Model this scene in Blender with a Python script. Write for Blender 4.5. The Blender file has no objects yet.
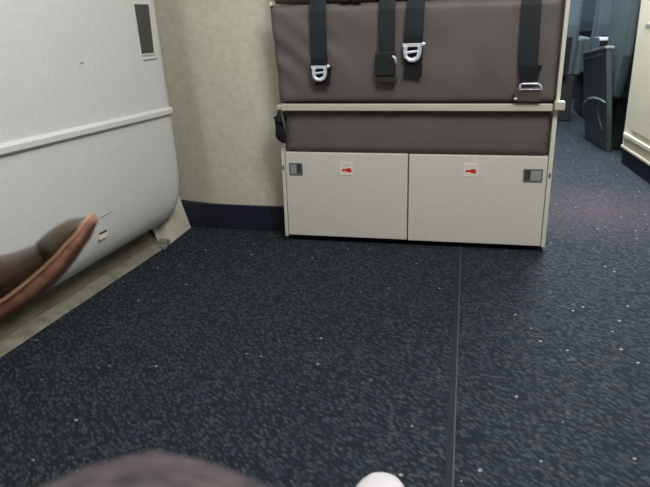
import bpy, bmesh, math, random
from mathutils import Vector, Matrix, noise
random.seed(7)
S = bpy.context.scene
C = S.collection
PI = math.pi

# ---------------------------------------------------------------- camera
H = 0.8013
cd = bpy.data.cameras.new('camera')
cam = bpy.data.objects.new('camera', cd)
C.objects.link(cam)
Rm = ((0.9768403, 0.04548162, -0.20907999), (0.21209911, -0.33474699, 0.91812767), (-0.02823097, -0.94120979, -0.33664097))
M = Matrix([[Rm[i][0], -Rm[i][1], -Rm[i][2]] for i in range(3)]).to_4x4()
M.translation = (0, 0, H)
cam.matrix_world = M
cd.sensor_width = 36
cd.lens = 632 / 650 * 36
cd.clip_start = 0.02
cd.dof.use_dof = True
cd.dof.focus_distance = 2.15
cd.dof.aperture_fstop = 5.0
S.camera = cam

# ---------------------------------------------------------------- world, lights, exposure
w = bpy.data.worlds.new('world')
S.world = w
w.use_nodes = True
w.node_tree.nodes['Background'].inputs[0].default_value = (0.75, 0.80, 0.85, 1)
w.node_tree.nodes['Background'].inputs[1].default_value = 0.05

def area(name, loc, target, sx, sy, power, col):
    l = bpy.data.lights.new(name, 'AREA')
    l.shape = 'RECTANGLE'
    l.size, l.size_y, l.energy, l.color = sx, sy, power, col
    o = bpy.data.objects.new(name, l)
    C.objects.link(o)
    o.location = loc
    d = Vector(target) - Vector(loc)
    o.rotation_euler = d.to_track_quat('-Z', 'Y').to_euler()
    return o

area('cabin_ceiling_light', (0.40, 0.75, 2.1), (-0.15, 1.2, 0.1), 0.6, 0.9, 27, (1.0, 0.985, 0.975))
area('door_ceiling_light', (-0.35, 1.2, 2.1), (-1.1, 1.3, 0.6), 0.3, 0.9, 7.5, (0.95, 0.975, 1.0))
area('aisle_ceiling_light', (0.62, 3.6, 2.1), (0.62, 3.4, 0), 0.4, 1.6, 84, (0.86, 0.92, 1.0))
area('rear_cabin_light', (0.6, 6.3, 2.05), (0.6, 5.6, 0), 1.2, 0.8, 62, (0.78, 0.90, 1.0))

S.view_settings.view_transform = 'Standard'
S.view_settings.look = 'None'
S.view_settings.gamma = 1
S.view_settings.use_curve_mapping = False
S.view_settings.exposure = 0.60

# ---------------------------------------------------------------- materials
def lin(c):
    return tuple(((v / 255) / 12.92 if v / 255 <= 0.04045 else ((v / 255 + 0.055) / 1.055) ** 2.4) for v in c) + (1,)

def mat(name, rgb, rough=0.6, metal=0.0, var=0.0, vscale=30, bump=0.0, bscale=300, spec=0.4, rgb2=None, stretch=(1, 1, 1)):
    m = bpy.data.materials.new(name)
    m.use_nodes = True
    nt = m.node_tree
    b = nt.nodes['Principled BSDF']
    b.inputs['Roughness'].default_value = rough
    b.inputs['Metallic'].default_value = metal
    b.inputs['Specular IOR Level'].default_value = spec
    tc = nt.nodes.new('ShaderNodeTexCoord')
    mp = nt.nodes.new('ShaderNodeMapping')
    mp.inputs['Scale'].default_value = stretch
    nt.links.new(tc.outputs['Object'], mp.inputs['Vector'])
    c = lin(rgb)
    n = nt.nodes.new('ShaderNodeTexNoise')
    n.inputs['Scale'].default_value = vscale
    n.inputs['Detail'].default_value = 4
    nt.links.new(mp.outputs[0], n.inputs['Vector'])
    r = nt.nodes.new('ShaderNodeValToRGB')
    r.color_ramp.elements[0].position = 0.32
    r.color_ramp.elements[1].position = 0.68
    if rgb2:
        r.color_ramp.elements[0].color = lin(rgb2)
        r.color_ramp.elements[1].color = c
    else:
        r.color_ramp.elements[0].color = tuple(v * (1 - var) for v in c[:3]) + (1,)
        r.color_ramp.elements[1].color = tuple(min(1, v * (1 + var)) for v in c[:3]) + (1,)
    nt.links.new(n.outputs['Fac'], r.inputs['Fac'])
    nt.links.new(r.outputs['Color'], b.inputs['Base Color'])
    if bump:
        n2 = nt.nodes.new('ShaderNodeTexNoise')
        n2.inputs['Scale'].default_value = bscale
        n2.inputs['Detail'].default_value = 3
        nt.links.new(mp.outputs[0], n2.inputs['Vector'])
        bp = nt.nodes.new('ShaderNodeBump')
        bp.inputs['Strength'].default_value = bump
        bp.inputs['Distance'].default_value = 0.002
        nt.links.new(n2.outputs['Fac'], bp.inputs['Height'])
        nt.links.new(bp.outputs['Normal'], b.inputs['Normal'])
    return m

def carpet_mat():
    m = bpy.data.materials.new('speckled_carpet')
    m.use_nodes = True
    nt = m.node_tree
    N, L = nt.nodes.new, nt.links.new
    b = nt.nodes['Principled BSDF']
    b.inputs['Roughness'].default_value = 0.95
    b.inputs['Specular IOR Level'].default_value = 0.15
    tc = N('ShaderNodeTexCoord')
    # loop pile : cells stretched on the weave direction
    mp = N('ShaderNodeMapping')
    m0 = N('ShaderNodeMapping')
    m0.inputs['Rotation'].default_value = (0, 0, math.radians(42))
    mp.inputs['Scale'].default_value = (0.78, 2.0, 1)
    L(tc.outputs['Object'], m0.inputs['Vector'])
    L(m0.outputs[0], mp.inputs['Vector'])
    wn = N('ShaderNodeTexNoise'); wn.inputs['Scale'].default_value = 60
    L(mp.outputs[0], wn.inputs['Vector'])
    mx = N('ShaderNodeVectorMath'); mx.operation = 'MULTIPLY_ADD'
    mx.inputs[1].default_value = (0.012, 0.012, 0)
    L(wn.outputs['Color'], mx.inputs[0]); L(mp.outputs[0], mx.inputs[2])
    v = N('ShaderNodeTexVoronoi'); v.inputs['Scale'].default_value = 82
    L(mx.outputs[0], v.inputs['Vector'])
    r = N('ShaderNodeValToRGB')
    e = r.color_ramp.elements
    e[0].position = 0.05; e[0].color = (1, 1, 1, 1)
    e[1].position = 0.62; e[1].color = (0, 0, 0, 1)
    L(v.outputs['Distance'], r.inputs['Fac'])
    # some loops paler than the others
    rc = N('ShaderNodeValToRGB')
    rc.color_ramp.elements[0].position = 0.0; rc.color_ramp.elements[0].color = (0.3, 0.3, 0.3, 1)
    rc.color_ramp.elements[1].position = 0.9; rc.color_ramp.elements[1].color = (1, 1, 1, 1)
    L(v.outputs['Color'], rc.inputs['Fac'])
    mm = N('ShaderNodeMath'); mm.operation = 'MULTIPLY'
    L(r.outputs['Color'], mm.inputs[0]); L(rc.outputs['Color'], mm.inputs[1])
    # hue patches blue / green / brown
    hn = N('ShaderNodeTexNoise'); hn.inputs['Scale'].default_value = 22; hn.inputs['Detail'].default_value = 3
    L(tc.outputs['Object'], hn.inputs['Vector'])
    hr = N('ShaderNodeValToRGB')
    hr.color_ramp.elements[0].position = 0.35; hr.color_ramp.elements[0].color = lin((72, 80, 95))
    hr.color_ramp.elements[1].position = 0.65; hr.color_ramp.elements[1].color = lin((90, 88, 85))
    x = hr.color_ramp.elements.new(0.5); x.color = lin((79, 86, 90))
    L(hn.outputs['Fac'], hr.inputs['Fac'])
    c1 = N('ShaderNodeMix'); c1.data_type = 'RGBA'
    c1.inputs['A'].default_value = lin((28, 35, 41))
    L(mm.outputs[0], c1.inputs['Factor']); L(hr.outputs['Color'], c1.inputs['B'])
    # faint reddish patch, fading out from its centre
    sx = N('ShaderNodeVectorMath'); sx.operation = 'DISTANCE'; sx.inputs[1].default_value = (0.58, 2.75, 0)
    L(tc.outputs['Object'], sx.inputs[0])
    sr = N('ShaderNodeMapRange'); sr.inputs['From Min'].default_value = 0.0; sr.inputs['From Max'].default_value = 0.5
    sr.inputs['To Min'].default_value = 0.26; sr.inputs['To Max'].default_value = 0
    L(sx.outputs['Value'], sr.inputs['Value'])
    c0 = N('ShaderNodeMix'); c0.data_type = 'RGBA'; c0.inputs['B'].default_value = lin((104, 80, 86))
    L(sr.outputs[0], c0.inputs['Factor']); L(c1.outputs['Result'], c0.inputs['A'])
    # sparse white flecks
    f = N('ShaderNodeTexVoronoi'); f.inputs['Scale'].default_value = 15.5
    L(tc.outputs['Object'], f.inputs['Vector'])
    fl = N('ShaderNodeMath'); fl.operation = 'LESS_THAN'; fl.inputs[1].default_value = 0.062
    L(f.outputs['Distance'], fl.inputs[0])
    c2 = N('ShaderNodeMix'); c2.data_type = 'RGBA'; c2.inputs['B'].default_value = lin((142, 146, 148))
    L(fl.outputs[0], c2.inputs['Factor']); L(c0.outputs['Result'], c2.inputs['A'])
    L(c2.outputs['Result'], b.inputs['Base Color'])
    bp = N('ShaderNodeBump'); bp.inputs['Strength'].default_value = 0.6; bp.inputs['Distance'].default_value = 0.003
    L(r.outputs['Color'], bp.inputs['Height']); L(bp.outputs['Normal'], b.inputs['Normal'])
    return m

CARPET = carpet_mat()
DOOR = mat('door_plastic', (214, 215, 213), 0.5, var=0.03, vscale=60, bump=0.15, bscale=500)
RIB = mat('door_rib_plastic', (216, 217, 214), 0.45)
LAMI = mat('beige_laminate', (212, 207, 190), 0.6, rgb2=(199, 193, 175), vscale=45, bump=0.15, bscale=200)
BASEB = mat('navy_kick_strip', (26, 29, 45), 0.6, var=0.15, vscale=60)
SILL = mat('sill_metal', (146, 143, 130), 0.5, rgb2=(116, 112, 98), vscale=22, bump=0.2, bscale=80)
SILLD = mat('sill_recess_metal', (112, 109, 96), 0.6, rgb2=(88, 85, 70), vscale=14, bump=0.2, bscale=60)  # darker mottled metal for the recess strip below the door
CREAM = mat('cream_panel', (211, 207, 197), 0.55, var=0.03, vscale=60, bump=0.08, bscale=400)
CREAMF = mat('cream_frame', (212, 208, 194), 0.45, var=0.03)
BARM = mat('cream_bar', (190, 187, 170), 0.45, var=0.04, vscale=20)
SHELL = mat('frame_shell', (170, 166, 152), 0.6)
VINYL = mat('brown_grey_vinyl', (98, 91, 88), 0.55, var=0.06, vscale=12, bump=0.2, bscale=350, spec=0.35)
BLACK = mat('black_void', (14, 14, 16), 0.8)
WEB = mat('belt_webbing', (27, 32, 36), 0.7, var=0.15, vscale=40, bump=0.3, bscale=500, stretch=(1, 1, 0.2))
WEBD = mat('belt_webbing_end', (13, 13, 18), 0.8, var=0.1)
STEEL = mat('buckle_steel', (226, 230, 240), 0.3, metal=0.35)
STEELD = mat('dull_buckle', (62, 60, 54), 0.4, metal=0.4)
BLKPL = mat('black_buckle_plastic', (24, 26, 28), 0.4)
LATF = mat('latch_frame_grey', (104, 104, 100), 0.5)
LATI = mat('latch_paddle', (168, 170, 168), 0.35, metal=0.3)
LATD = mat('latch_slot', (62, 62, 60), 0.6)
STICK = mat('sticker_white', (228, 222, 208), 0.6)
RED = mat('sticker_red', (206, 36, 40), 0.6)
REDF = mat('sticker_faint_red', (214, 172, 160), 0.6)
SLOT = mat('window_slot_dark', (74, 73, 66), 0.5, var=0.05)
GREY = mat('grey_line', (150, 150, 145), 0.6)
SEATF = mat('seat_fabric_blue_grey', (76, 87, 95), 0.85, var=0.08, vscale=60, bump=0.2)
SEATP = mat('seat_shell_grey_green', (62, 71, 71), 0.45, var=0.05, vscale=20)
SEATD = mat('seat_dark', (22, 24, 28), 0.8)
TRIMS = mat('seat_silver_trim', (150, 158, 156), 0.3, metal=0.5)
CABC = mat('cabinet_cream', (212, 205, 184), 0.5, var=0.03, vscale=20)
LEATHER = mat('brown_leather', (76, 56, 48), 0.36, rgb2=(52, 44, 36), vscale=16, bump=0.25, bscale=120, spec=0.5)
LEATHT = mat('toe_cap_leather', (78, 66, 52), 0.45, rgb2=(60, 54, 42), vscale=20, bump=0.2, bscale=150)
SOLE = mat('red_brown_sole', (150, 104, 84), 0.75, rgb2=(108, 72, 58), vscale=60, bump=0.5, bscale=160, stretch=(1, 1, 1))
WELT = mat('welt', (178, 140, 110), 0.6)
HEEL = mat('dark_heel_rubber', (30, 24, 24), 0.8)
TROU = mat('trouser_fabric', (84, 72, 72), 0.95, rgb2=(36, 33, 41), vscale=55, bump=0.5, bscale=260)
SKIN = mat('skin', (198, 150, 124), 0.6)
WHITE = mat('white_sneaker', (208, 202, 205), 0.5, var=0.03, bump=0.1)
STRIP = mat('seam_strip', (26, 31, 36), 0.9, var=0.1, vscale=40)
CEIL = mat('ceiling_white', (210, 210, 205), 0.7)
MIDG = mat('mid_grey_panel', (92, 98, 104), 0.7)

# ---------------------------------------------------------------- helpers
def obj(name, bm, m, parent=None, smooth=False, bevel=0, seg=2, sub=0):
    me = bpy.data.meshes.new(name)
    bmesh.ops.recalc_face_normals(bm, faces=bm.faces)
    bm.to_mesh(me); bm.free()
    me.materials.append(m)
    if smooth:
        me.polygons.foreach_set('use_smooth', [True] * len(me.polygons))
    o = bpy.data.objects.new(name, me)
    C.objects.link(o)
    if parent:
        o.parent = parent
        o.matrix_parent_inverse = Matrix.Translation(-Vector(parent.location)) if parent.type == 'EMPTY' and parent.get('_w', 1) else Matrix()
    if bevel:
        b = o.modifiers.new('bevel', 'BEVEL'); b.width = bevel; b.segments = seg; b.limit_method = 'ANGLE'
    if sub:
        s = o.modifiers.new('subdivision', 'SUBSURF'); s.levels = sub; s.render_levels = sub
    return o

def box(x0, x1, y0, y1, z0, z1, bm=None):
    bm = bm or bmesh.new()
    r = bmesh.ops.create_cube(bm, size=1)
    for v in r['verts']:
        v.co = Vector((x0 + (v.co.x + .5) * (x1 - x0), y0 + (v.co.y + .5) * (y1 - y0), z0 + (v.co.z + .5) * (z1 - z0)))
    return bm

def prism(poly, axis, a, b, bm=None):
    """polygon in the two other axes, extruded along axis from a to b"""
    bm = bm or bmesh.new()
    def P(p, t):
        return {'x': (t, p[0], p[1]), 'y': (p[0], t, p[1]), 'z': (p[0], p[1], t)}[axis]
    A = [bm.verts.new(P(p, a)) for p in poly]
    B = [bm.verts.new(P(p, b)) for p in poly]
    bm.faces.new(A); bm.faces.new(B[::-1])
    n = len(poly)
    for i in range(n):
        bm.faces.new((A[i], B[i], B[(i + 1) % n], A[(i + 1) % n]))
    return bm

def tube(pts, r, n=8, bm=None, closed=False):
    bm = bm or bmesh.new()
    pts = [Vector(p) for p in pts]
    rings = []
    N = len(pts)
    for i, p in enumerate(pts):
        a = pts[(i - 1) % N] if (i or closed) else p
        c = pts[(i + 1) % N] if (i < N - 1 or closed) else p
        d = (c - a).normalized()
        u = d.cross(Vector((0, 1, 0.01)) if abs(d.y) < .9 else Vector((1, 0, 0))).normalized()
        v = d.cross(u)
        rr = r[i] if isinstance(r, (list, tuple)) else r
        rings.append([bm.verts.new(p + u * math.cos(2 * PI * k / n) * rr + v * math.sin(2 * PI * k / n) * rr) for k in range(n)])
    for i in range(N if closed else N - 1):
        A, B = rings[i], rings[(i + 1) % N]
        for k in range(n):
            bm.faces.new((A[k], A[(k + 1) % n], B[(k + 1) % n], B[k]))
    if not closed:
        bm.faces.new(rings[0][::-1]); bm.faces.new(rings[-1])
    return bm

def loft(rings, bm=None, cap=True):
    bm = bm or bmesh.new()
    R = [[bm.verts.new(p) for p in r] for r in rings]
    n = len(R[0])
    for A, B in zip(R, R[1:]):
        for k in range(n):
            bm.faces.new((A[k], A[(k + 1) % n], B[(k + 1) % n], B[k]))
    if cap:
        bm.faces.new(R[0][::-1]); bm.faces.new(R[-1])
    return bm

def thing(name, label, cat, loc=(0, 0, 0), group=None):
    o = bpy.data.objects.new(name, None)
    o.empty_display_size = 0.05
    C.objects.link(o)
    o.location = loc
    o['label'] = label; o['category'] = cat
    if group: o['group'] = group
    return o

def tag(o, label, cat, group=None):
    o['label'] = label; o['category'] = cat
    if group: o['group'] = group
    return o

def struct(name, bm, m, **k):
    o = obj(name, bm, m, **k)
    o['kind'] = 'structure'
    return o

def part(name, bm, m, parent, **k):
    """bm in world coordinates; kept there under its parent"""
    o = obj(name, bm, m, None, **k)
    o.parent = parent
    root = parent
    off = Vector(parent.location) if parent.type == 'EMPTY' else Vector((0, 0, 0))
    o.matrix_parent_inverse = Matrix.Translation(-off)
    return o

def dup_tree(root, loc, label=None, group=None):
    r = root.copy(); C.objects.link(r); r.location = loc
    if label: r['label'] = label
    if group: r['group'] = group
    def rec(a, b):
        for ch in list(a.children):
            c = ch.copy(); C.objects.link(c); c.parent = b
            c.matrix_parent_inverse = ch.matrix_parent_inverse.copy()
            rec(ch, c)
    rec(root, r)
    return r

# ---------------------------------------------------------------- setting
struct('floor', box(-1.9, 2.6, -1.2, 8.0, -0.06, 0), CARPET)
struct('ceiling', box(-1.9, 2.6, -1.2, 8.0, 2.2, 2.26), CEIL)
struct('wall_back', box(-1.9, 2.6, -1.26, -1.2, 0, 2.2), LAMI)
struct('wall_far', box(-1.9, 2.6, 8.0, 8.06, 0, 2.2), MIDG)
struct('wall_right', box(2.6, 2.66, -1.2, 8.0, 0, 2.2), MIDG)
struct('wall_left', box(-1.96, -1.9, -1.2, 8.0, 0, 2.2), MIDG)
# bulkhead behind the crew seat; left bend added so that end is lit less
poly = [(-1.40, 2.385), (-1.0, 2.322), (-0.93, 2.32), (0.27, 2.32), (0.27, 2.72), (-1.40, 2.72)]
bm = bmesh.new()
lo = [(-1.40, 2.435), (-0.99, 2.3265), (-0.978, 2.3238), (-0.966, 2.3218), (-0.954, 2.3206), (-0.942, 2.3202), (-0.93, 2.32), (0.262, 2.32), (0.262, 2.72), (-1.40, 2.72)]
hi = [(-1.40, 2.435), (-1.18, 2.3265), (-1.168, 2.3238), (-1.156, 2.3218), (-1.144, 2.3206), (-1.132, 2.3202), (-1.12, 2.32), (0.262, 2.32), (0.262, 2.72), (-1.40, 2.72)]
A = [bm.verts.new((x, y, 0)) for x, y in lo]
B = [bm.verts.new((x, y, 2.2)) for x, y in hi]
bm.faces.new(A); bm.faces.new(B[::-1])
for i in range(len(A)):
    bm.faces.new((A[i], B[i], B[(i + 1) % len(A)], A[(i + 1) % len(A)]))
struct('wall_bulkhead', bm, LAMI)
struct('baseboard_bulkhead', prism([(-1.40, 2.328), (-0.962, 2.306), (-0.60, 2.304), (-0.60, 2.3195), (-0.90, 2.3195), (-1.0, 2.326), (-1.40, 2.43)], 'z', 0, 0.101), BASEB, bevel=0.002)

# carpet seam strip
struct('trim_1', prism([(-0.0075, 0.5), (0.0065, 0.5), (-0.002, 3.6), (-0.0135, 3.6)], 'z', 0, 0.0025), STRIP, bevel=0.001)
struct('trim_2', prism([(0.0067, 0.5), (0.0094, 0.5), (0.0007, 3.6), (-0.0018, 3.6)], 'z', 0, 0.0035), mat('seam_edge', (66, 71, 77), 0.7))

# ---------------------------------------------------------------- exit door
def dx(y):                                   # door line narrows towards the nose
    return -1.128 + 0.062 * (y - 1.2)
prof = [(-0.05, 2.15), (-0.018, 1.2), (-0.006, 0.86), (0.004, 0.60), (0.009, 0.50), (0.012, 0.42), (0.015, 0.33), (0.016, 0.25), (0.014, 0.19), (0.006, 0.145), (-0.008, 0.112), (-0.03, 0.09), (-0.06, 0.08), (-0.12, 0.078)]
yend = 2.205
ys = [-0.6, 0.2, 0.8, 1.2, 1.6, 1.85, 2.0, 2.07, 2.12, 2.155, 2.18, 2.197, yend, yend + 0.003]
bm = bmesh.new()
grid = []
for y in ys:
    row = []
    for (d, z) in prof:
        inset = 0
        t = y - (yend - 0.06)
        if t > 0:
            t = min(1, t / 0.063)
            inset = 0.05 * (1 - math.sqrt(max(0, 1 - t ** 2)))
        # lower front corner rounds back
        zz = z
        yy = y
        if z < 0.24:
            yy = y - (0.24 - z) ** 2 * 2.4 * max(0, (y - 1.8) / 0.405)
        row.append(bm.verts.new((dx(y) + d - inset, yy, zz)))
    row.append(bm.verts.new((-1.30, row[-1].co.y, 0.078)))
    row.append(bm.verts.new((-1.30, y, 2.15)))
    grid.append(row)
for A, B in zip(grid, grid[1:]):
    n = len(A)
    for k in range(n):
        bm.faces.new((A[k], A[(k + 1) % n], B[(k + 1) % n], B[k]))
bm.faces.new(grid[0]); bm.faces.new(grid[-1][::-1])
door = obj('exit_door', bm, DOOR)
door['label'] = 'off-white bulging exit door along the left with raised rib'
door['category'] = 'door'
for p in door.data.polygons: p.use_smooth = len(p.vertices) == 4 and p.normal.x > -0.5
def sub_of(parent, name, bm, m, **k):
    o = obj(name, bm, m, None, **k); o.parent = parent; return o
# rib (ledge)
bm = bmesh.new()
rr = []
for y in (-0.6, 0.6, 1.0, 1.4, 1.8, 2.05, 2.14, 2.16, 2.178, 2.19):
    zc = 0.519 - 0.026 * (y - 1.2)
    t = max(0, min(1, (y - (yend - 0.06)) / 0.063))
    x = dx(y) + 0.004 - 0.05 * (1 - math.sqrt(1 - t * t))
    rr.append([(x, y, zc - 0.009), (x + 0.012, y, zc - 0.011), (x + 0.017, y, zc - 0.006), (x + 0.017, y, zc + 0.009), (x + 0.010, y, zc + 0.015), (x, y, zc + 0.018)])
sub_of(door, 'raised_rib', loft(rr), RIB, bevel=0.001)
# window slot
def door_rect(y0, y1, z0, z1, t0, t1):
    bm = bmesh.new()
    v = []
    for t in (t0, t1):
        for (y, z) in ((y0, z0), (y1, z0), (y1, z1), (y0, z1)):
            tt = max(0, min(1, (y - (yend - .06)) / .063))
            v.append(bm.verts.new((dx(y) + t - 0.05 * (1 - math.sqrt(1 - tt * tt)), y, z)))
    for q in ((0, 1, 2, 3), (7, 6, 5, 4), (0, 4, 5, 1), (1, 5, 6, 2), (2, 6, 7, 3), (3, 7, 4, 0)):
        bm.faces.new([v[i] for i in q])
    return bm
fr = sub_of(door, 'viewing_slot', door_rect(2.036, 2.112, 0.703, 0.860, -0.022, 0.0018), SLOT)
bm = door_rect(2.112, 2.118, 0.700, 0.862, -0.022, 0.004)
b2 = door_rect(2.034, 2.118, 0.698, 0.703, -0.022, 0.004); me = bpy.data.meshes.new('t'); b2.to_mesh(me); bm.from_mesh(me); b2.free()
sub_of(fr, 'slot_surround', bm, RIB)
sub_of(door, 'slot_ledge', door_rect(2.040, 2.125, 0.681, 0.685, -0.022, 0.0035), GREY)
sub_of(door, 'drain_tab', door_rect(1.640, 1.682, 0.176, 0.190, 0.004, 0.0185), STICK)
sub_of(door, 'drain_slot', door_rect(1.645, 1.684, 0.191, 0.196, 0.004, 0.0165), BLKPL)
sub_of(door, 'scratch', door_rect(1.66, 1.72, 0.240, 0.243, 0.004, 0.0165), GREY)
sub_of(door, 'scuff_mark', door_rect(1.70, 1.716, 0.696, 0.699, -0.02, 0.0022), GREY)
# wall behind / above the door, sill and jamb
struct('wall_door_side', box(-1.5, -1.305, -1.2, 2.43, 0, 2.2), DOOR)
def fx(y): return -1.146 + 0.0655 * (y - 1.2)
bm = bmesh.new()
rr = []
for i in range(24):
    y = -0.6 + 2.70 * i / 23
    j = 0.003 * noise.noise(Vector((y * 9, 0, 0)))
    x = fx(y) + j
    rr.append([(x, y, 0.0), (x - 0.003, y, 0.006), (x - 0.05, y, 0.013), (x - 0.054, y, 0.0)])
struct('trim_3', loft(rr), SILL)
rr = []
for y in (-0.6, 0.8, 1.6, 2.2):
    x = fx(y) - 0.05
    rr.append([(x, y, 0.0), (x - 0.004, y, 0.014), (x - 0.05, y, 0.075), (x - 0.15, y, 0.077), (x - 0.15, y, 0.0)])
struct('trim_4', loft(rr), SILLD, bevel=0.002)
# jamb foot in the corner
bm = bmesh.new()
pj = [(-1.135, 2.095, 0), (-1.084, 2.095, 0), (-1.087, 2.30, 0), (-1.32, 2.36, 0)]
pk = [(-1.19, 2.095, 0.20), (-1.160, 2.19, 0.20), (-1.152, 2.32, 0.19), (-1.32, 2.36, 0.20)]
A = [bm.verts.new(p) for p in pj]; B = [bm.verts.new(p) for p in pk]
bm.faces.new(A); bm.faces.new(B[::-1])
for i in range(4): bm.faces.new((A[i], B[i], B[(i + 1) % 4], A[(i + 1) % 4]))
struct('trim_5', bm, mat('jamb_white', (206, 204, 190), 0.5, rgb2=(180, 176, 158), vscale=14), bevel=0.003)
struct('trim_6', box(-1.30, -1.178, 2.214, 2.32, 0.2, 2.15), RIB)
bm = box(-1.105, -1.078, 2.035, 2.06, 0, 0.014)
box(-1.125, -1.085, 2.06, 2.10, 0, 0.022, bm)
struct('trim_7', bm, SILL, bevel=0.003)

# ---------------------------------------------------------------- crew jumpseat
js = thing('folding_jumpseat', 'double crew jumpseat folded up, brown-grey cushions over cream lockers, against beige bulkhead', 'jumpseat', (-0.185, 2.32, 0))
X0, X1 = -0.652, 0.291
bm = box(X0 + 0.012, X1 - 0.014, 2.225, 2.318, 0.03, 0.84)
part('back_shell', bm, SHELL, js)
for a, b in ((X0 - 0.003, X0 + 0.0095), (X1 - 0.0135, X1 + 0.0005)):
    part('side_panel', box(a, b, 2.197, 2.318, 0.019, 0.50), CREAMF, js, bevel=0.002)
part('side_post', prism([(0.2815, 0.50), (0.2935, 0.50), (0.297, 0.88), (0.300, 1.25), (0.287, 1.25), (0.2845, 0.88)], 'y', 2.19, 2.318), CREAMF, js, bevel=0.002)

def sticker(parent, x, z):
    s = part('sticker', box(x, x + 0.049, 2.1986, 2.2, z, z + 0.049), STICK, parent)
    s['label'] = 'white square sticker with red mark'
    # pointing red mark with faint lettering above
    y = 2.1982
    part('red_mark', prism([(x + .005, z + .019), (x + .012, z + .0245), (x + .022, z + .0235), (x + .030, z + .028), (x + .042, z + .025), (x + .040, z + .020), (x + .045, z + .015), (x + .038, z + .011), (x + .028, z + .013), (x + .018, z + .0165), (x + .008, z + .0155)], 'y', y, 2.1988), RED, s)
    bm = bmesh.new()
    for k in range(6):
        box(x + .010 + k * .005, x + .0138 + k * .005, y, 2.1988, z + .036, z + .039, bm)
    part('lettering', bm, REDF, s)

def latch(parent, x, z, flip, wd):
    bm = bmesh.new(); h = 0.044; f = 0.0045
    box(x, x + wd, 2.197, 2.2005, z, z + f, bm); box(x, x + wd, 2.197, 2.2005, z + h - f, z + h, bm)
    box(x, x + f, 2.197, 2.2005, z + f, z + h - f, bm); box(x + wd - f, x + wd, 2.197, 2.2005, z + f, z + h - f, bm)
    l = part('latch', bm, LATF, parent)
    c = x + f + (0.55 if not flip else 0.36) * (wd - 2 * f)
    a, b = (x + f, c), (c, x + wd - f)
    pad, slot = (a, b) if not flip else (b, a)
    part('paddle', box(pad[0], pad[1], 2.1976, 2.2005, z + f, z + h - f), LATI, l, bevel=0.001)
    part('finger_slot', box(slot[0], slot[1], 2.1993, 2.2005, z + f, z + h - f), LATD, l)

dl = part('locker_door', box(-0.6405, -0.1935, 2.2, 2.222, 0.024, 0.342), CREAM, js, bevel=0.002)
dr = part('locker_door', box(-0.1890, 0.2755, 2.2, 2.222, 0.022, 0.3405), CREAM, js, bevel=0.002)
latch(dl, -0.626, 0.259, False, 0.049); latch(dr, 0.199, 0.254, True, 0.063)
sticker(dl, -0.437, 0.261); sticker(dr, 0.000, 0.267)
for x, z in ((X0 + 0.003, 0.285), (X1 - 0.0065, 0.277)):
    bm = bmesh.new()
    bmesh.ops.create_uvsphere(bm, u_segments=10, v_segments=6, radius=1, matrix=Matrix.Translation((x, 2.1968, z)) @ Matrix.Diagonal((.0042, .002, .010, 1)))
    part('oval_lock', bm, LATF, js, smooth=True)

def cushion(name, x0, x1, z0, z1, yb, yf, bulge, wr, sk=0.0):
    bm = bmesh.new()
    nx, nz = 72, 28
    def pt(u, v, front):
        e = min(u * (x1 - x0), (1 - u) * (x1 - x0), v * (z1 - z0), (1 - v) * (z1 - z0))
        rnd = 0.022
        t = max(0, 1 - e / rnd)
        drop = 0.020 * (1 - math.sqrt(max(0, 1 - t * t)))
        x = x0 + u * (x1 - x0); z = z0 + v * (z1 - z0)
        x += sk * v * (1 - u)
        y = yf + drop - bulge * (math.sin(PI * u) * math.sin(PI * v)) ** 0.5
        # soft creases, stronger at the left end
        q = max(0, 1 - u / 0.33)
        y += wr * (0.9 * q * math.sin((x * 1.0 + z * 1.1) * 60 + 1.7 * noise.noise(Vector((x * 5, z * 5, 1)))) * math.sin(PI * v))
        y += wr * 1.1 * noise.noise(Vector((x * 7, z * 9, 4)))
        return (x, y, z)
    g = [[bm.verts.new(pt(i / nx, j / nz, 1)) for i in range(nx + 1)] for j in range(nz + 1)]
    for j in range(nz):
        for i in range(nx):
            bm.faces.new((g[j][i], g[j][i + 1], g[j + 1][i + 1], g[j + 1][i]))
    rim = [g[0][i] for i in range(nx + 1)] + [g[j][nx] for j in range(1, nz + 1)] + [g[nz][i] for i in range(nx - 1, -1, -1)] + [g[j][0] for j in range(nz - 1, 0, -1)]
    back = [bm.verts.new((v.co.x, yb, v.co.z)) for v in rim]
    n = len(rim)
    for k in range(n):
        bm.faces.new((rim[k], rim[(k + 1) % n], back[(k + 1) % n], back[k]))
    bm.faces.new(back)
    return bm
part('seat_cushion', cushion('seat', -0.653, 0.281, 0.517, 0.8435, 2.2249, 2.196, 0.008, 0.0062, -0.019), VINYL, js, smooth=True)
part('lower_cushion', cushion('lower', -0.640, 0.2755, 0.3435, 0.494, 2.2249, 2.201, 0.002, 0.0010), VINYL, js, smooth=True)
part('lower_seam', box(-0.63, 0.27, 2.1995, 2.2035, 0.3865, 0.388), mat('seam_dark', (86, 80, 76), 0.7), js)
part('back_cushion', cushion('back', -0.662, 0.281, 0.850, 1.22, 2.318, 2.220, 0.006, 0.002), VINYL, js, smooth=True)
bar = part('cross_bar', box(-0.640, 0.272, 2.174, 2.196, 0.4945, 0.5175), BARM, js, bevel=0.003)
part('end_bracket', box(-0.658, -0.640, 2.178, 2.20, 0.498, 0.514), BARM, bar, bevel=0.003)
part('end_bracket', box(0.276, 0.309, 2.170, 2.20, 0.4975, 0.527), BARM, bar, bevel=0.004)
part('hinge_bracket', box(-0.670, -0.659, 2.198, 2.235, 0.842, 0.857), CREAMF, js, bevel=0.003)
for x in (-0.425, -0.385):
    part('stowed_buckle', box(x, x + 0.032, 2.19, 2.228, 0.846, 0.866), BLKPL, js, bevel=0.003)

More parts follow.
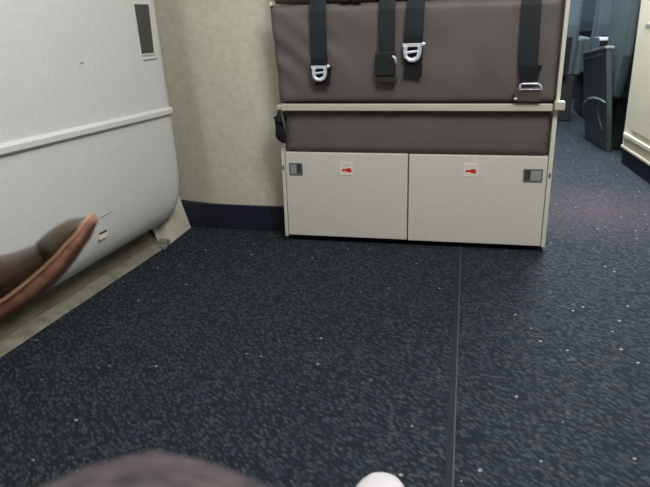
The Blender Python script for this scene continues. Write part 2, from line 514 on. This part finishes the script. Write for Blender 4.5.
# ---------------------------------------------------------------- harness belts hanging over the folded seat
def strap(xt, xb, w0, w1, zb, yoff=0.0, ybot=2.178):
    """flat webbing from the backrest over the seat top, hanging in front"""
    rings = []
    path = [(2.206, 1.20), (2.205, 1.02), (2.203, 0.90), (2.199, 0.866), (2.184, 0.852), (2.1755, 0.82), (2.172 - .0, 0.76), (2.1715, 0.70), (2.172, zb + 0.03), (2.173, zb)]
    for i, (y, z) in enumerate(path):
        if i < len(path) - 1 and z < zb + 0.01: continue
        t = min(1, max(0, (0.85 - z) / (0.85 - zb)))
        xc = xt + (xb - xt) * t; ww = w0 + (w1 - w0) * t
        if z > 0.86: ww *= 0.9
        y += yoff
        rings.append([(xc - ww / 2, y, z), (xc, y - .0015, z), (xc + ww / 2, y, z), (xc + ww / 2, y + 0.003, z), (xc - ww / 2, y + 0.003, z)])
    return loft(rings)

def tongue(parent, x, z, s=1.0, y=2.160):
    """steel belt tongue with two slots and a side lug"""
    bm = bmesh.new()
    def T_(pts, r): tube([(x + a * s, y + .002, z + c * s) for a, c in pts], r * s, bm=bm)
    box(x - .030 * s, x + .027 * s, y, y + .004, z - .008 * s, z + .002 * s, bm)
    T_([(-.020, -.005), (-.022, -.022), (-.019, -.036), (-.010, -.045), (.004, -.046), (.014, -.040), (.019, -.028), (.020, -.014), (.019, -.005)], .0064)
    T_([(-.019, -.024), (.018, -.020)], .0042)
    T_([(-.019, -.037), (-.004, -.043), (.014, -.037)], .0042)
    t = part('belt_tongue', bm, STEEL, parent, bevel=0.001)
    t['label'] = 'bright steel slotted tongue'
    part('side_lug', tube([(x + .024 * s, y + .002, z - .006 * s), (x + .031 * s, y, z - .001 * s), (x + .034 * s, y, z + .004 * s)], .006 * s), STEEL, t, smooth=True)

def belt(name_label, xt, xb, zend, w0=.056, w1=.056, yo=0.0):
    b = thing('seat_belt', name_label, 'seat belt', (xb, 2.17, 0.5), 'harness belts hanging over the jumpseat')
    part('webbing', strap(xt, xb, w0, w1, zend, yo), WEB, b, bevel=0.0006)
    return b
b1 = belt('black harness belt hanging farthest left with a steel slotted tongue', -0.497, -0.495, 0.655, .055, .056)
part('webbing_fold', box(-0.523, -0.470, 2.165, 2.1705, 0.643, 0.671), WEBD, b1, bevel=0.001)
part('loose_end', prism([(-0.514, 0.578), (-0.463, 0.582), (-0.452, 0.645), (-0.50, 0.655)], 'y', 2.1705, 2.1735), WEBD, b1)
tongue(b1, -0.493, 0.646, 0.98)
b2 = belt('black harness belt left of centre with a dark square buckle', -0.266, -0.266, 0.67, .053, .054)
bk = part('buckle', box(-0.303, -0.236, 2.156, 2.172, 0.612, 0.690), mat('black_buckle_cover', (30, 33, 34), 0.5, var=.1), b2, bevel=0.005, seg=3)
part('buckle_base', box(-0.298, -0.232, 2.162, 2.174, 0.588, 0.612), STEELD, b2, bevel=0.004)
part('release_edge', tube([(-0.245, 2.155, 0.676), (-0.237, 2.154, 0.670), (-0.233, 2.155, 0.652)], .004), STEEL, bk, smooth=True)
b3 = belt('black harness belt right of centre with the brightest steel tongue', -0.173, -0.179, 0.722, .056, .060, -.001)
part('webbing_fold', box(-0.209, -0.150, 2.164, 2.1695, 0.712, 0.735), WEBD, b3, bevel=0.001)
part('loose_end', prism([(-0.208, 0.610), (-0.150, 0.606), (-0.148, 0.72), (-0.205, 0.72)], 'y', 2.1700, 2.1730), WEBD, b3)
tongue(b3, -0.180, 0.712, 1.12)
b4 = belt('black harness belt hanging farthest right with a metal frame buckle above the bar', 0.182, 0.185, 0.632, .058, .060, -.001)
part('webbing_end', prism([(0.163, 0.590), (0.216, 0.590), (0.228, 0.640), (0.158, 0.640)], 'y', 2.164, 2.1695), WEBD, b4, bevel=0.001)
bk = part('buckle', box(0.149, 0.231, 2.160, 2.1735, 0.526, 0.572), mat('buckle_brown_grey', (74, 70, 65), 0.5), b4, bevel=0.004)
bm = bmesh.new()
tube([(0.165, 2.158, 0.560), (0.164, 2.157, 0.580), (0.170, 2.157, 0.584), (0.219, 2.157, 0.584), (0.227, 2.157, 0.578), (0.231, 2.158, 0.560)], .0032, bm=bm)
tube([(0.165, 2.157, 0.566), (0.229, 2.157, 0.566)], .0018, bm=bm)
part('wire_frame', bm, STEEL, b4, smooth=True)
part('release_tip', box(0.148, 0.158, 2.156, 2.162, 0.534, 0.540), STEEL, bk, bevel=0.002)

# dark strap end bunched at the left end of the bar
s = thing('strap_handle', 'black fabric strap end bunched below the left end of the cream bar', 'strap', (-0.645, 2.18, 0.40))
rr = []
for z, xc, w_, d_ in ((0.494, -0.646, .010, .010), (0.480, -0.648, .016, .014), (0.455, -0.652, .028, .018), (0.430, -0.650, .034, .020), (0.405, -0.646, .036, .018), (0.392, -0.642, .030, .014), (0.383, -0.636, .018, .010)):
    rr.append([(xc + w_ / 2 * math.cos(a) * (1 + .2 * math.sin(3 * a + z * 60)), 2.178 + d_ / 2 * math.sin(a), z + .004 * math.sin(2 * a)) for a in [2 * PI * k / 12 for k in range(12)]])
part('bunched_webbing', loft(rr), WEBD, s, smooth=True)
part('knot', tube([(-0.664, 2.172, 0.472), (-0.650, 2.164, 0.462), (-0.634, 2.172, 0.452)], .006), WEBD, s, smooth=True)

# ---------------------------------------------------------------- cream galley cabinet on the right
cb = thing('galley_cabinet', 'cream cabinet with dark kick strip standing at the right of the aisle', 'cabinet', (1.1, 3.4, 0))
P = Vector((0.842, 3.70)); Q = Vector((0.877, 3.22)); d = (Q - P).normalized()   # front foot line
P2 = P - d * 0.05; Q2 = P + d * 2.0
nrm = Vector((d.y, -d.x)) if d.y < 0 else Vector((-d.y, d.x))
if nrm.x > 0: nrm = -nrm           # towards the aisle
def fl(t, o=0.0):                   # point along the front, t metres from the far corner, o metres into the aisle
    v = P + d * t + nrm * o
    return (v.x, v.y)
def fbox(t0, t1, o0, o1, z0, z1, bm=None):
    return prism([fl(t0, o0), fl(t1, o0), fl(t1, o1), fl(t0, o1)], 'z', z0, z1, bm)
part('kick_strip', fbox(0.0, 2.2, -0.6, -0.006, 0, 0.088), BASEB, cb)
body = part('body', fbox(-0.005, 2.2, -0.6, 0.0, 0.088, 2.1), CABC, cb, bevel=0.004)
part('lower_rail', fbox(0.02, 2.2, 0.0, 0.010, 0.150, 0.172), CABC, cb, bevel=0.003)
part('bottom_edge', fbox(0.0, 2.2, 0.0, 0.008, 0.088, 0.102), CABC, cb, bevel=0.002)
part('door_panel', fbox(0.13, 0.8, 0.0, 0.006, 0.20, 1.2), CABC, cb, bevel=0.003)
part('latch_slot', fbox(0.14, 0.24, 0.006, 0.009, 0.715, 0.727), GREY, cb)

# ---------------------------------------------------------------- passenger seats beyond
def aisle_seat(label):
    t = thing('passenger_seat', label, 'seat', (0.85, 4.2, 0), 'passenger seats beyond the bulkhead')
    def slab(poly, xo, th, name, m, par, **k):        # poly of (y, z) on the slanted console line
        bm = bmesh.new()
        X = lambda y, z: 0.776 + (4.449 - y) * 0.103 + xo - 0.118 * z
        A = [bm.verts.new((X(y, z), y, z)) for y, z in poly]; B = [bm.verts.new((X(y, z) + th, y, z)) for y, z in poly]
        bm.faces.new(A); bm.faces.new(B[::-1]); n = len(poly)
        for i in range(n): bm.faces.new((A[i], B[i], B[(i + 1) % n], A[(i + 1) % n]))
        return part(name, bm, m, par, **k)
    con = slab([(3.99, 0.0), (4.449, 0.0), (4.46, 0.12), (4.47, 0.528), (3.98, 0.588), (3.97, 0.22)], 0.0, 0.03, 'side_console', SEATP, t, bevel=0.006)
    slab([(4.475, 0.528), (3.975, 0.590), (3.975, 0.606), (4.475, 0.541)], -0.006, 0.05, 'top_trim', TRIMS, con, bevel=0.003)
    slab([(4.46, 0.500), (4.04, 0.555), (4.04, 0.562), (4.46, 0.507)], -0.004, 0.01, 'second_trim', TRIMS, con, bevel=0.001)
    X = lambda y, z: 0.776 + (4.449 - y) * 0.103 - 0.118 * z
    EDGE = mat('console_edge', (120, 132, 130), 0.35)
    part('curved_trim', tube([(X(y, z) - .004, y, z) for y, z in ((4.49, .185), (4.42, .235), (4.32, .270), (4.20, .290), (4.08, .296), (3.99, .290))], [.006, .009, .010, .009, .006, .004]), EDGE, con, smooth=True)
    part('curved_trim', tube([(X(y, z) - .003, y, z) for y, z in ((4.10, .285), (4.13, .25), (4.14, .21), (4.10, .16), (4.05, .12))], .006), SEATP, con, smooth=True)
    slab([(4.08, 0.050), (4.105, 0.050), (4.105, 0.058), (4.08, 0.058)], -0.003, 0.004, 'screw_cap', TRIMS, con)
    part('back_shell', prism([(4.14, 0.27), (4.24, 0.36), (4.33, 0.50), (4.34, 0.85), (4.30, 1.20), (3.80, 1.20), (3.79, 0.86), (3.84, 0.56), (3.96, 0.32)], 'x', 0.822, 0.872), mat('seat_wing_shell', (78, 91, 93), 0.5), t, bevel=0.02, seg=3)
    part('backrest', prism([(4.02, 0.36), (3.90, 0.62), (3.84, 0.90), (3.83, 1.20), (3.95, 1.20), (4.00, 0.80), (4.14, 0.42)], 'x', 0.885, 1.42), SEATF, t, bevel=0.02, seg=3)
    part('seat_pad', box(0.88, 1.42, 4.06, 4.52, 0.30, 0.44), SEATF, t, bevel=0.03, seg=3)
    part('base', box(0.86, 1.42, 4.06, 4.50, 0.0, 0.30), SEATD, t, bevel=0.01)
    part('armrest', box(1.43, 1.49, 4.02, 4.50, 0.0, 0.54), SEATP, t, bevel=0.012)
    return t
st = aisle_seat('grey-green seat shell with curved silver-edged side console beside the cream cabinet')

def far_seat(loc, label, arms=True, k=1.0):
    t = thing('passenger_seat', label, 'seat', (0, 0, 0), 'passenger seats beyond the bulkhead')
    part('backrest', prism([(0.0, 0.32), (-0.12, 0.70), (-0.17, 1.10), (-0.08, 1.12), (0.02, 0.72), (0.13, 0.36)], 'x', 0.04, 0.56), SEATF, t, bevel=0.035, seg=3)
    part('headrest', box(0.12, 0.48, -0.19, -0.07, 1.06, 1.26), SEATF, t, bevel=0.03, seg=3)
    part('seat_pad', box(0.04, 0.56, 0.02, 0.48, 0.34, 0.44), SEATF, t, bevel=0.03, seg=3)
    part('base', box(0.03, 0.57, 0.0, 0.46, 0.0, 0.34), SEATD, t, bevel=0.01)
    part('literature_pocket', prism([(-0.02, 0.345), (-0.10, 0.62), (-0.125, 0.62), (-0.045, 0.345)], 'x', 0.09, 0.51), SEATD, t, bevel=0.004)
    for x in (0.0, 0.56) if arms else ():
        part('armrest', box(x - 0.02, x + 0.05, 0.02, 0.46, 0.34, 0.60), SEATP, t, bevel=0.015, seg=3)
    t.location = loc; t.scale = (1, 1, k)
    return t
f1 = far_seat((0.21, 5.15, 0), 'blue-grey seat partly hidden behind the right edge of the jumpseat')
f2 = far_seat((0.86, 5.35, 0), 'far grey seat seen above the silver-edged console')
def beyond(o, loc, label): return dup_tree(o, loc, label)
beyond(f1, (0.70, 6.6, 0), 'farthest dark seat at the end of the aisle view')
tr = thing('tray_table', 'small grey tray with a bright edge beyond the seat console', 'tray table', (1.05, 4.98, 0.60))
part('tray_leaf', box(0.87, 1.17, 4.86, 5.08, 0.60, 0.615), MIDG, tr, bevel=0.003)
part('tray_edge', box(0.87, 1.17, 4.85, 4.86, 0.598, 0.620), STEEL, tr, bevel=0.002)
part('tray_arm', box(1.14, 1.165, 4.95, 5.20, 0.50, 0.60), SEATD, tr)

# ---------------------------------------------------------------- person in the foreground (legs crossed, brown shoe)
per = thing('person', 'seated person in brown-grey trousers and brown leather shoe, knee and raised foot showing', 'person', (-0.35, -0.2, 0))
def skin_tree(verts, edges, radii, root=0, flat=None):
    me = bpy.data.meshes.new('limbs')
    me.from_pydata([Vector(v) for v in verts], edges, [])
    o = bpy.data.objects.new('limbs', me); C.objects.link(o)
    sk = o.modifiers.new('skin', 'SKIN'); sk.use_smooth_shade = True
    for i, r in enumerate(radii):
        me.skin_vertices[0].data[i].radius = r if isinstance(r, tuple) else (r, r)
    me.skin_vertices[0].data[root].use_root = True
    s_ = o.modifiers.new('s', 'SUBSURF'); s_.levels = 2; s_.render_levels = 2
    dg = bpy.context.evaluated_depsgraph_get()
    ev = o.evaluated_get(dg)
    m2 = bpy.data.meshes.new_from_object(ev)
    C.objects.unlink(o); bpy.data.objects.remove(o)
    bm = bmesh.new(); bm.from_mesh(m2)
    return bm
V = [(-0.34, -0.24, 0.52), (-0.26, -0.20, 0.51), (-0.225, 0.05, 0.505), (-0.163, 0.235, 0.480), (-0.169, 0.31, 0.442), (-0.215, 0.36, 0.30), (-0.22, 0.42, 0.13),
     (-0.42, -0.20, 0.53), (-0.50, 0.00, 0.58), (-0.585, 0.20, 0.60), (-0.64, 0.28, 0.58), (-0.70, 0.42, 0.49), (-0.735, 0.50, 0.44), (-0.34, -0.34, 0.66)]
E_ = [(0, 1), (1, 2), (2, 3), (3, 4), (4, 5), (5, 6), (0, 7), (7, 8), (8, 9), (9, 10), (10, 11), (11, 12), (0, 13)]
Rt = [.13, .105, .100, (.120, .100), (.120, .092), .075, .075, .105, .09, .082, .072, .062, .066, .14]
bm = skin_tree(V, E_, [(r[0] * .8, r[1] * .8) if isinstance(r, tuple) else r * 0.80 for r in Rt])
part('body', bm, SKIN, per, smooth=True)
bm = skin_tree(V, E_, Rt)
bm.normal_update()
for v in bm.verts:                             # cloth folds
    n_ = noise.noise(v.co * 16) * 0.006 + noise.noise(v.co * 38) * 0.0022
    v.co += v.normal * n_
part('trousers', bm, TROU, per, smooth=True)

def shoe(parent, toe, back, side, Lg=0.30):
    """toe = tip of the sole at the toe, back = unit vector toe->heel, side = lateral unit vector"""
    toe = Vector(toe); back = Vector(back).normalized(); side = Vector(side).normalized()
    side = (side - back * side.dot(back)).normalized()
    up = side.cross(back).normalized()
    if up.z < 0: up = -up
    def W(s, l, h): return toe + back * s + side * l + up * h
    def interp(tab, s):
        for (a, va), (b, vb) in zip(tab, tab[1:]):
            if s <= b: 
                t = (s - a) / (b - a); t = t * t * (3 - 2 * t) * .5 + t * .5
                return va + (vb - va) * t
        return tab[-1][1]
    bot = [(0, 0.004), (.03, -0.007), (.07, -0.016), (.12, -0.020), (.18, -0.016), (.24, -0.010), (.30, -0.008)]
    wid = [(0, .018), (.012, .034), (.04, .043), (.09, .050), (.14, .046), (.19, .037), (.25, .035), (.285, .030), (.30, .018)]
    top = [(0, .006), (.012, .012), (.03, .020), (.05, .020), (.075, .017), (.11, .026), (.15, .048), (.19, .092), (.24, .100), (.285, .098), (.30, .09)]
    ss = [0.0, .006, .014, .025, .04, .055, .075, .10, .125, .15, .18, .21, .24, .265, .285, .297]
    def sole_ring(s, h0, h1, k, n=20):
        w_ = interp(wid, s) * k; b_ = interp(bot, s)
        h0 = min(h0 + (1 - min(1, s / .10)) * .012, h1 - .004)
        out = []
        for i in range(n):
            a = 2 * PI * i / n
            c, q = math.cos(a), math.sin(a)
            out.append(W(s, w_ * (abs(c) ** .5) * (1 if c > 0 else -1), b_ + (h1 + h0) / 2 + (h1 - h0) / 2 * (abs(q) ** .35) * (1 if q > 0 else -1)))
        return out
    def body_ring(s, n=24):
        w_ = interp(wid, s) * .94; b_ = interp(bot, s) + .018; t_ = interp(top, s) - 0.0
        h = max(.004, t_ - b_ + .018)
        out = []
        for i in range(n):
            a = 2 * PI * i / n
            c, q = math.cos(a), math.sin(a)
            hh = h * .5 + h * .5 * (abs(q) ** .8) * (1 if q > 0 else -1)
            nar = 1 - .45 * max(0, hh / h - .3) * (1 if s > .09 else .6)
            out.append(W(s, w_ * nar * (abs(c) ** .75) * (1 if c > 0 else -1), b_ + hh))
        return out
    so = part('sole', loft([sole_ring(s, 0, .020, 1.0) for s in ss]), SOLE, parent, smooth=True)
    so.name = 'sole'
    return W, interp, bot, wid, ss, sole_ring, body_ring, so

def make_shoe(parent, toe, back, side):
    up = thing_child('shoe', parent)
    W, interp, bot, wid, ss, sr, br, so = shoe(up, toe, back, side)
    part('upper', loft([br(s) for s in ss]), LEATHER, up, smooth=True)
    part('toe_cap', loft([[Vector(p) + (Vector(p) - sum((Vector(q) for q in r), Vector()) / len(r)) * .035 for p in r] for r in [br(s) for s in (0.002, .006, .014, .025, .04, .055, .068)]]), LEATHT, up, smooth=True)
    part('welt', loft([sr(s, .017, .0225, 1.04) for s in ss]), WELT, up, smooth=True)
    part('heel_block', loft([sr(s, -.024, .0, .98) for s in (.205, .215, .24, .265, .285, .295)]), HEEL, up, smooth=True)
    bm = bmesh.new()
    for s in (.115, .135, .155):
        r = br(s); tube([Vector(p) * 1.0 for p in r[2:11]], .0022, bm=bm)
    part('laces', bm, HEEL, up, smooth=True)

def thing_child(name, parent):
    o = bpy.data.objects.new(name, None); C.objects.link(o)
    o.parent = parent
    o.matrix_parent_inverse = Matrix.Translation(-Vector(parent.location))
    return o
_pl = part
def part(name, bm, m, parent, **k):
    if parent.type == 'EMPTY' and parent.parent:     # sub-group kept at the world origin
        o = obj(name, bm, m, None, **k); o.parent = parent; return o
    return _pl(name, bm, m, parent, **k)
tv = Vector((0.54, -0.80, 0.28)).normalized()
Fv = Vector((0.70, 0.47, 0.48)).normalized()
s0 = (tv - Fv * tv.dot(Fv)).normalized()
U0 = s0.cross(-Fv).normalized()
if U0.z < 0: U0 = -U0
make_shoe(per, (-0.434, 0.672, 0.558), -Fv, s0 * math.cos(.06) + U0 * math.sin(.06))
make_shoe(per, (-0.225, 0.62, 0.032), (0.0, -1.0, 0.0), (1, 0, 0))

# seat carrying the person
ps = far_seat((-0.64, -0.54, 0), 'passenger seat under the seated person in brown shoes', False, 0.86)
ps['group'] = 'seat carrying the seated person'

# ---------------------------------------------------------------- white sneaker on the carpet at the bottom edge
sn = thing('sneaker', 'white rounded sneaker toe on the carpet at the bottom edge', 'shoe', (-0.112, 0.75, 0))
def ring(y, hw, h, z0, n=24, p=.8):
    out = []
    for i in range(n):
        a = 2 * PI * i / n
        c, q = math.cos(a), math.sin(a)
        out.append((-0.112 + hw * abs(c) ** p * (1 if c > 0 else -1), y, z0 + h / 2 + h / 2 * abs(q) ** p * (1 if q > 0 else -1)))
    return out
T = 0.906
ytab = [(0, .010, .035), (.004, .020, .042), (.012, .031, .048), (.025, .040, .052), (.045, .047, .056), (.075, .050, .060), (.12, .049, .072), (.17, .042, .092), (.22, .038, .10), (.265, .036, .10), (.285, .026, .09)]
part('upper', loft([ring(T - a, b * .96, c, 0.008) for a, b, c in ytab]), WHITE, sn, smooth=True)
part('sole', loft([ring(T + .003 - a, b * 1.0 + .001, .024, 0.0, p=.5) for a, b, c in ytab]), WHITE, sn, smooth=True)
part('toe_stitching', tube([(-0.112 + .036 * math.cos(a), T - .085 + .050 * math.sin(a), 0.0625 - .012 * max(0, math.sin(a)) ** 2) for a in [PI * k / 14 for k in range(15)]], .0012), mat('stitch', (160, 154, 158), .7), sn, smooth=True)
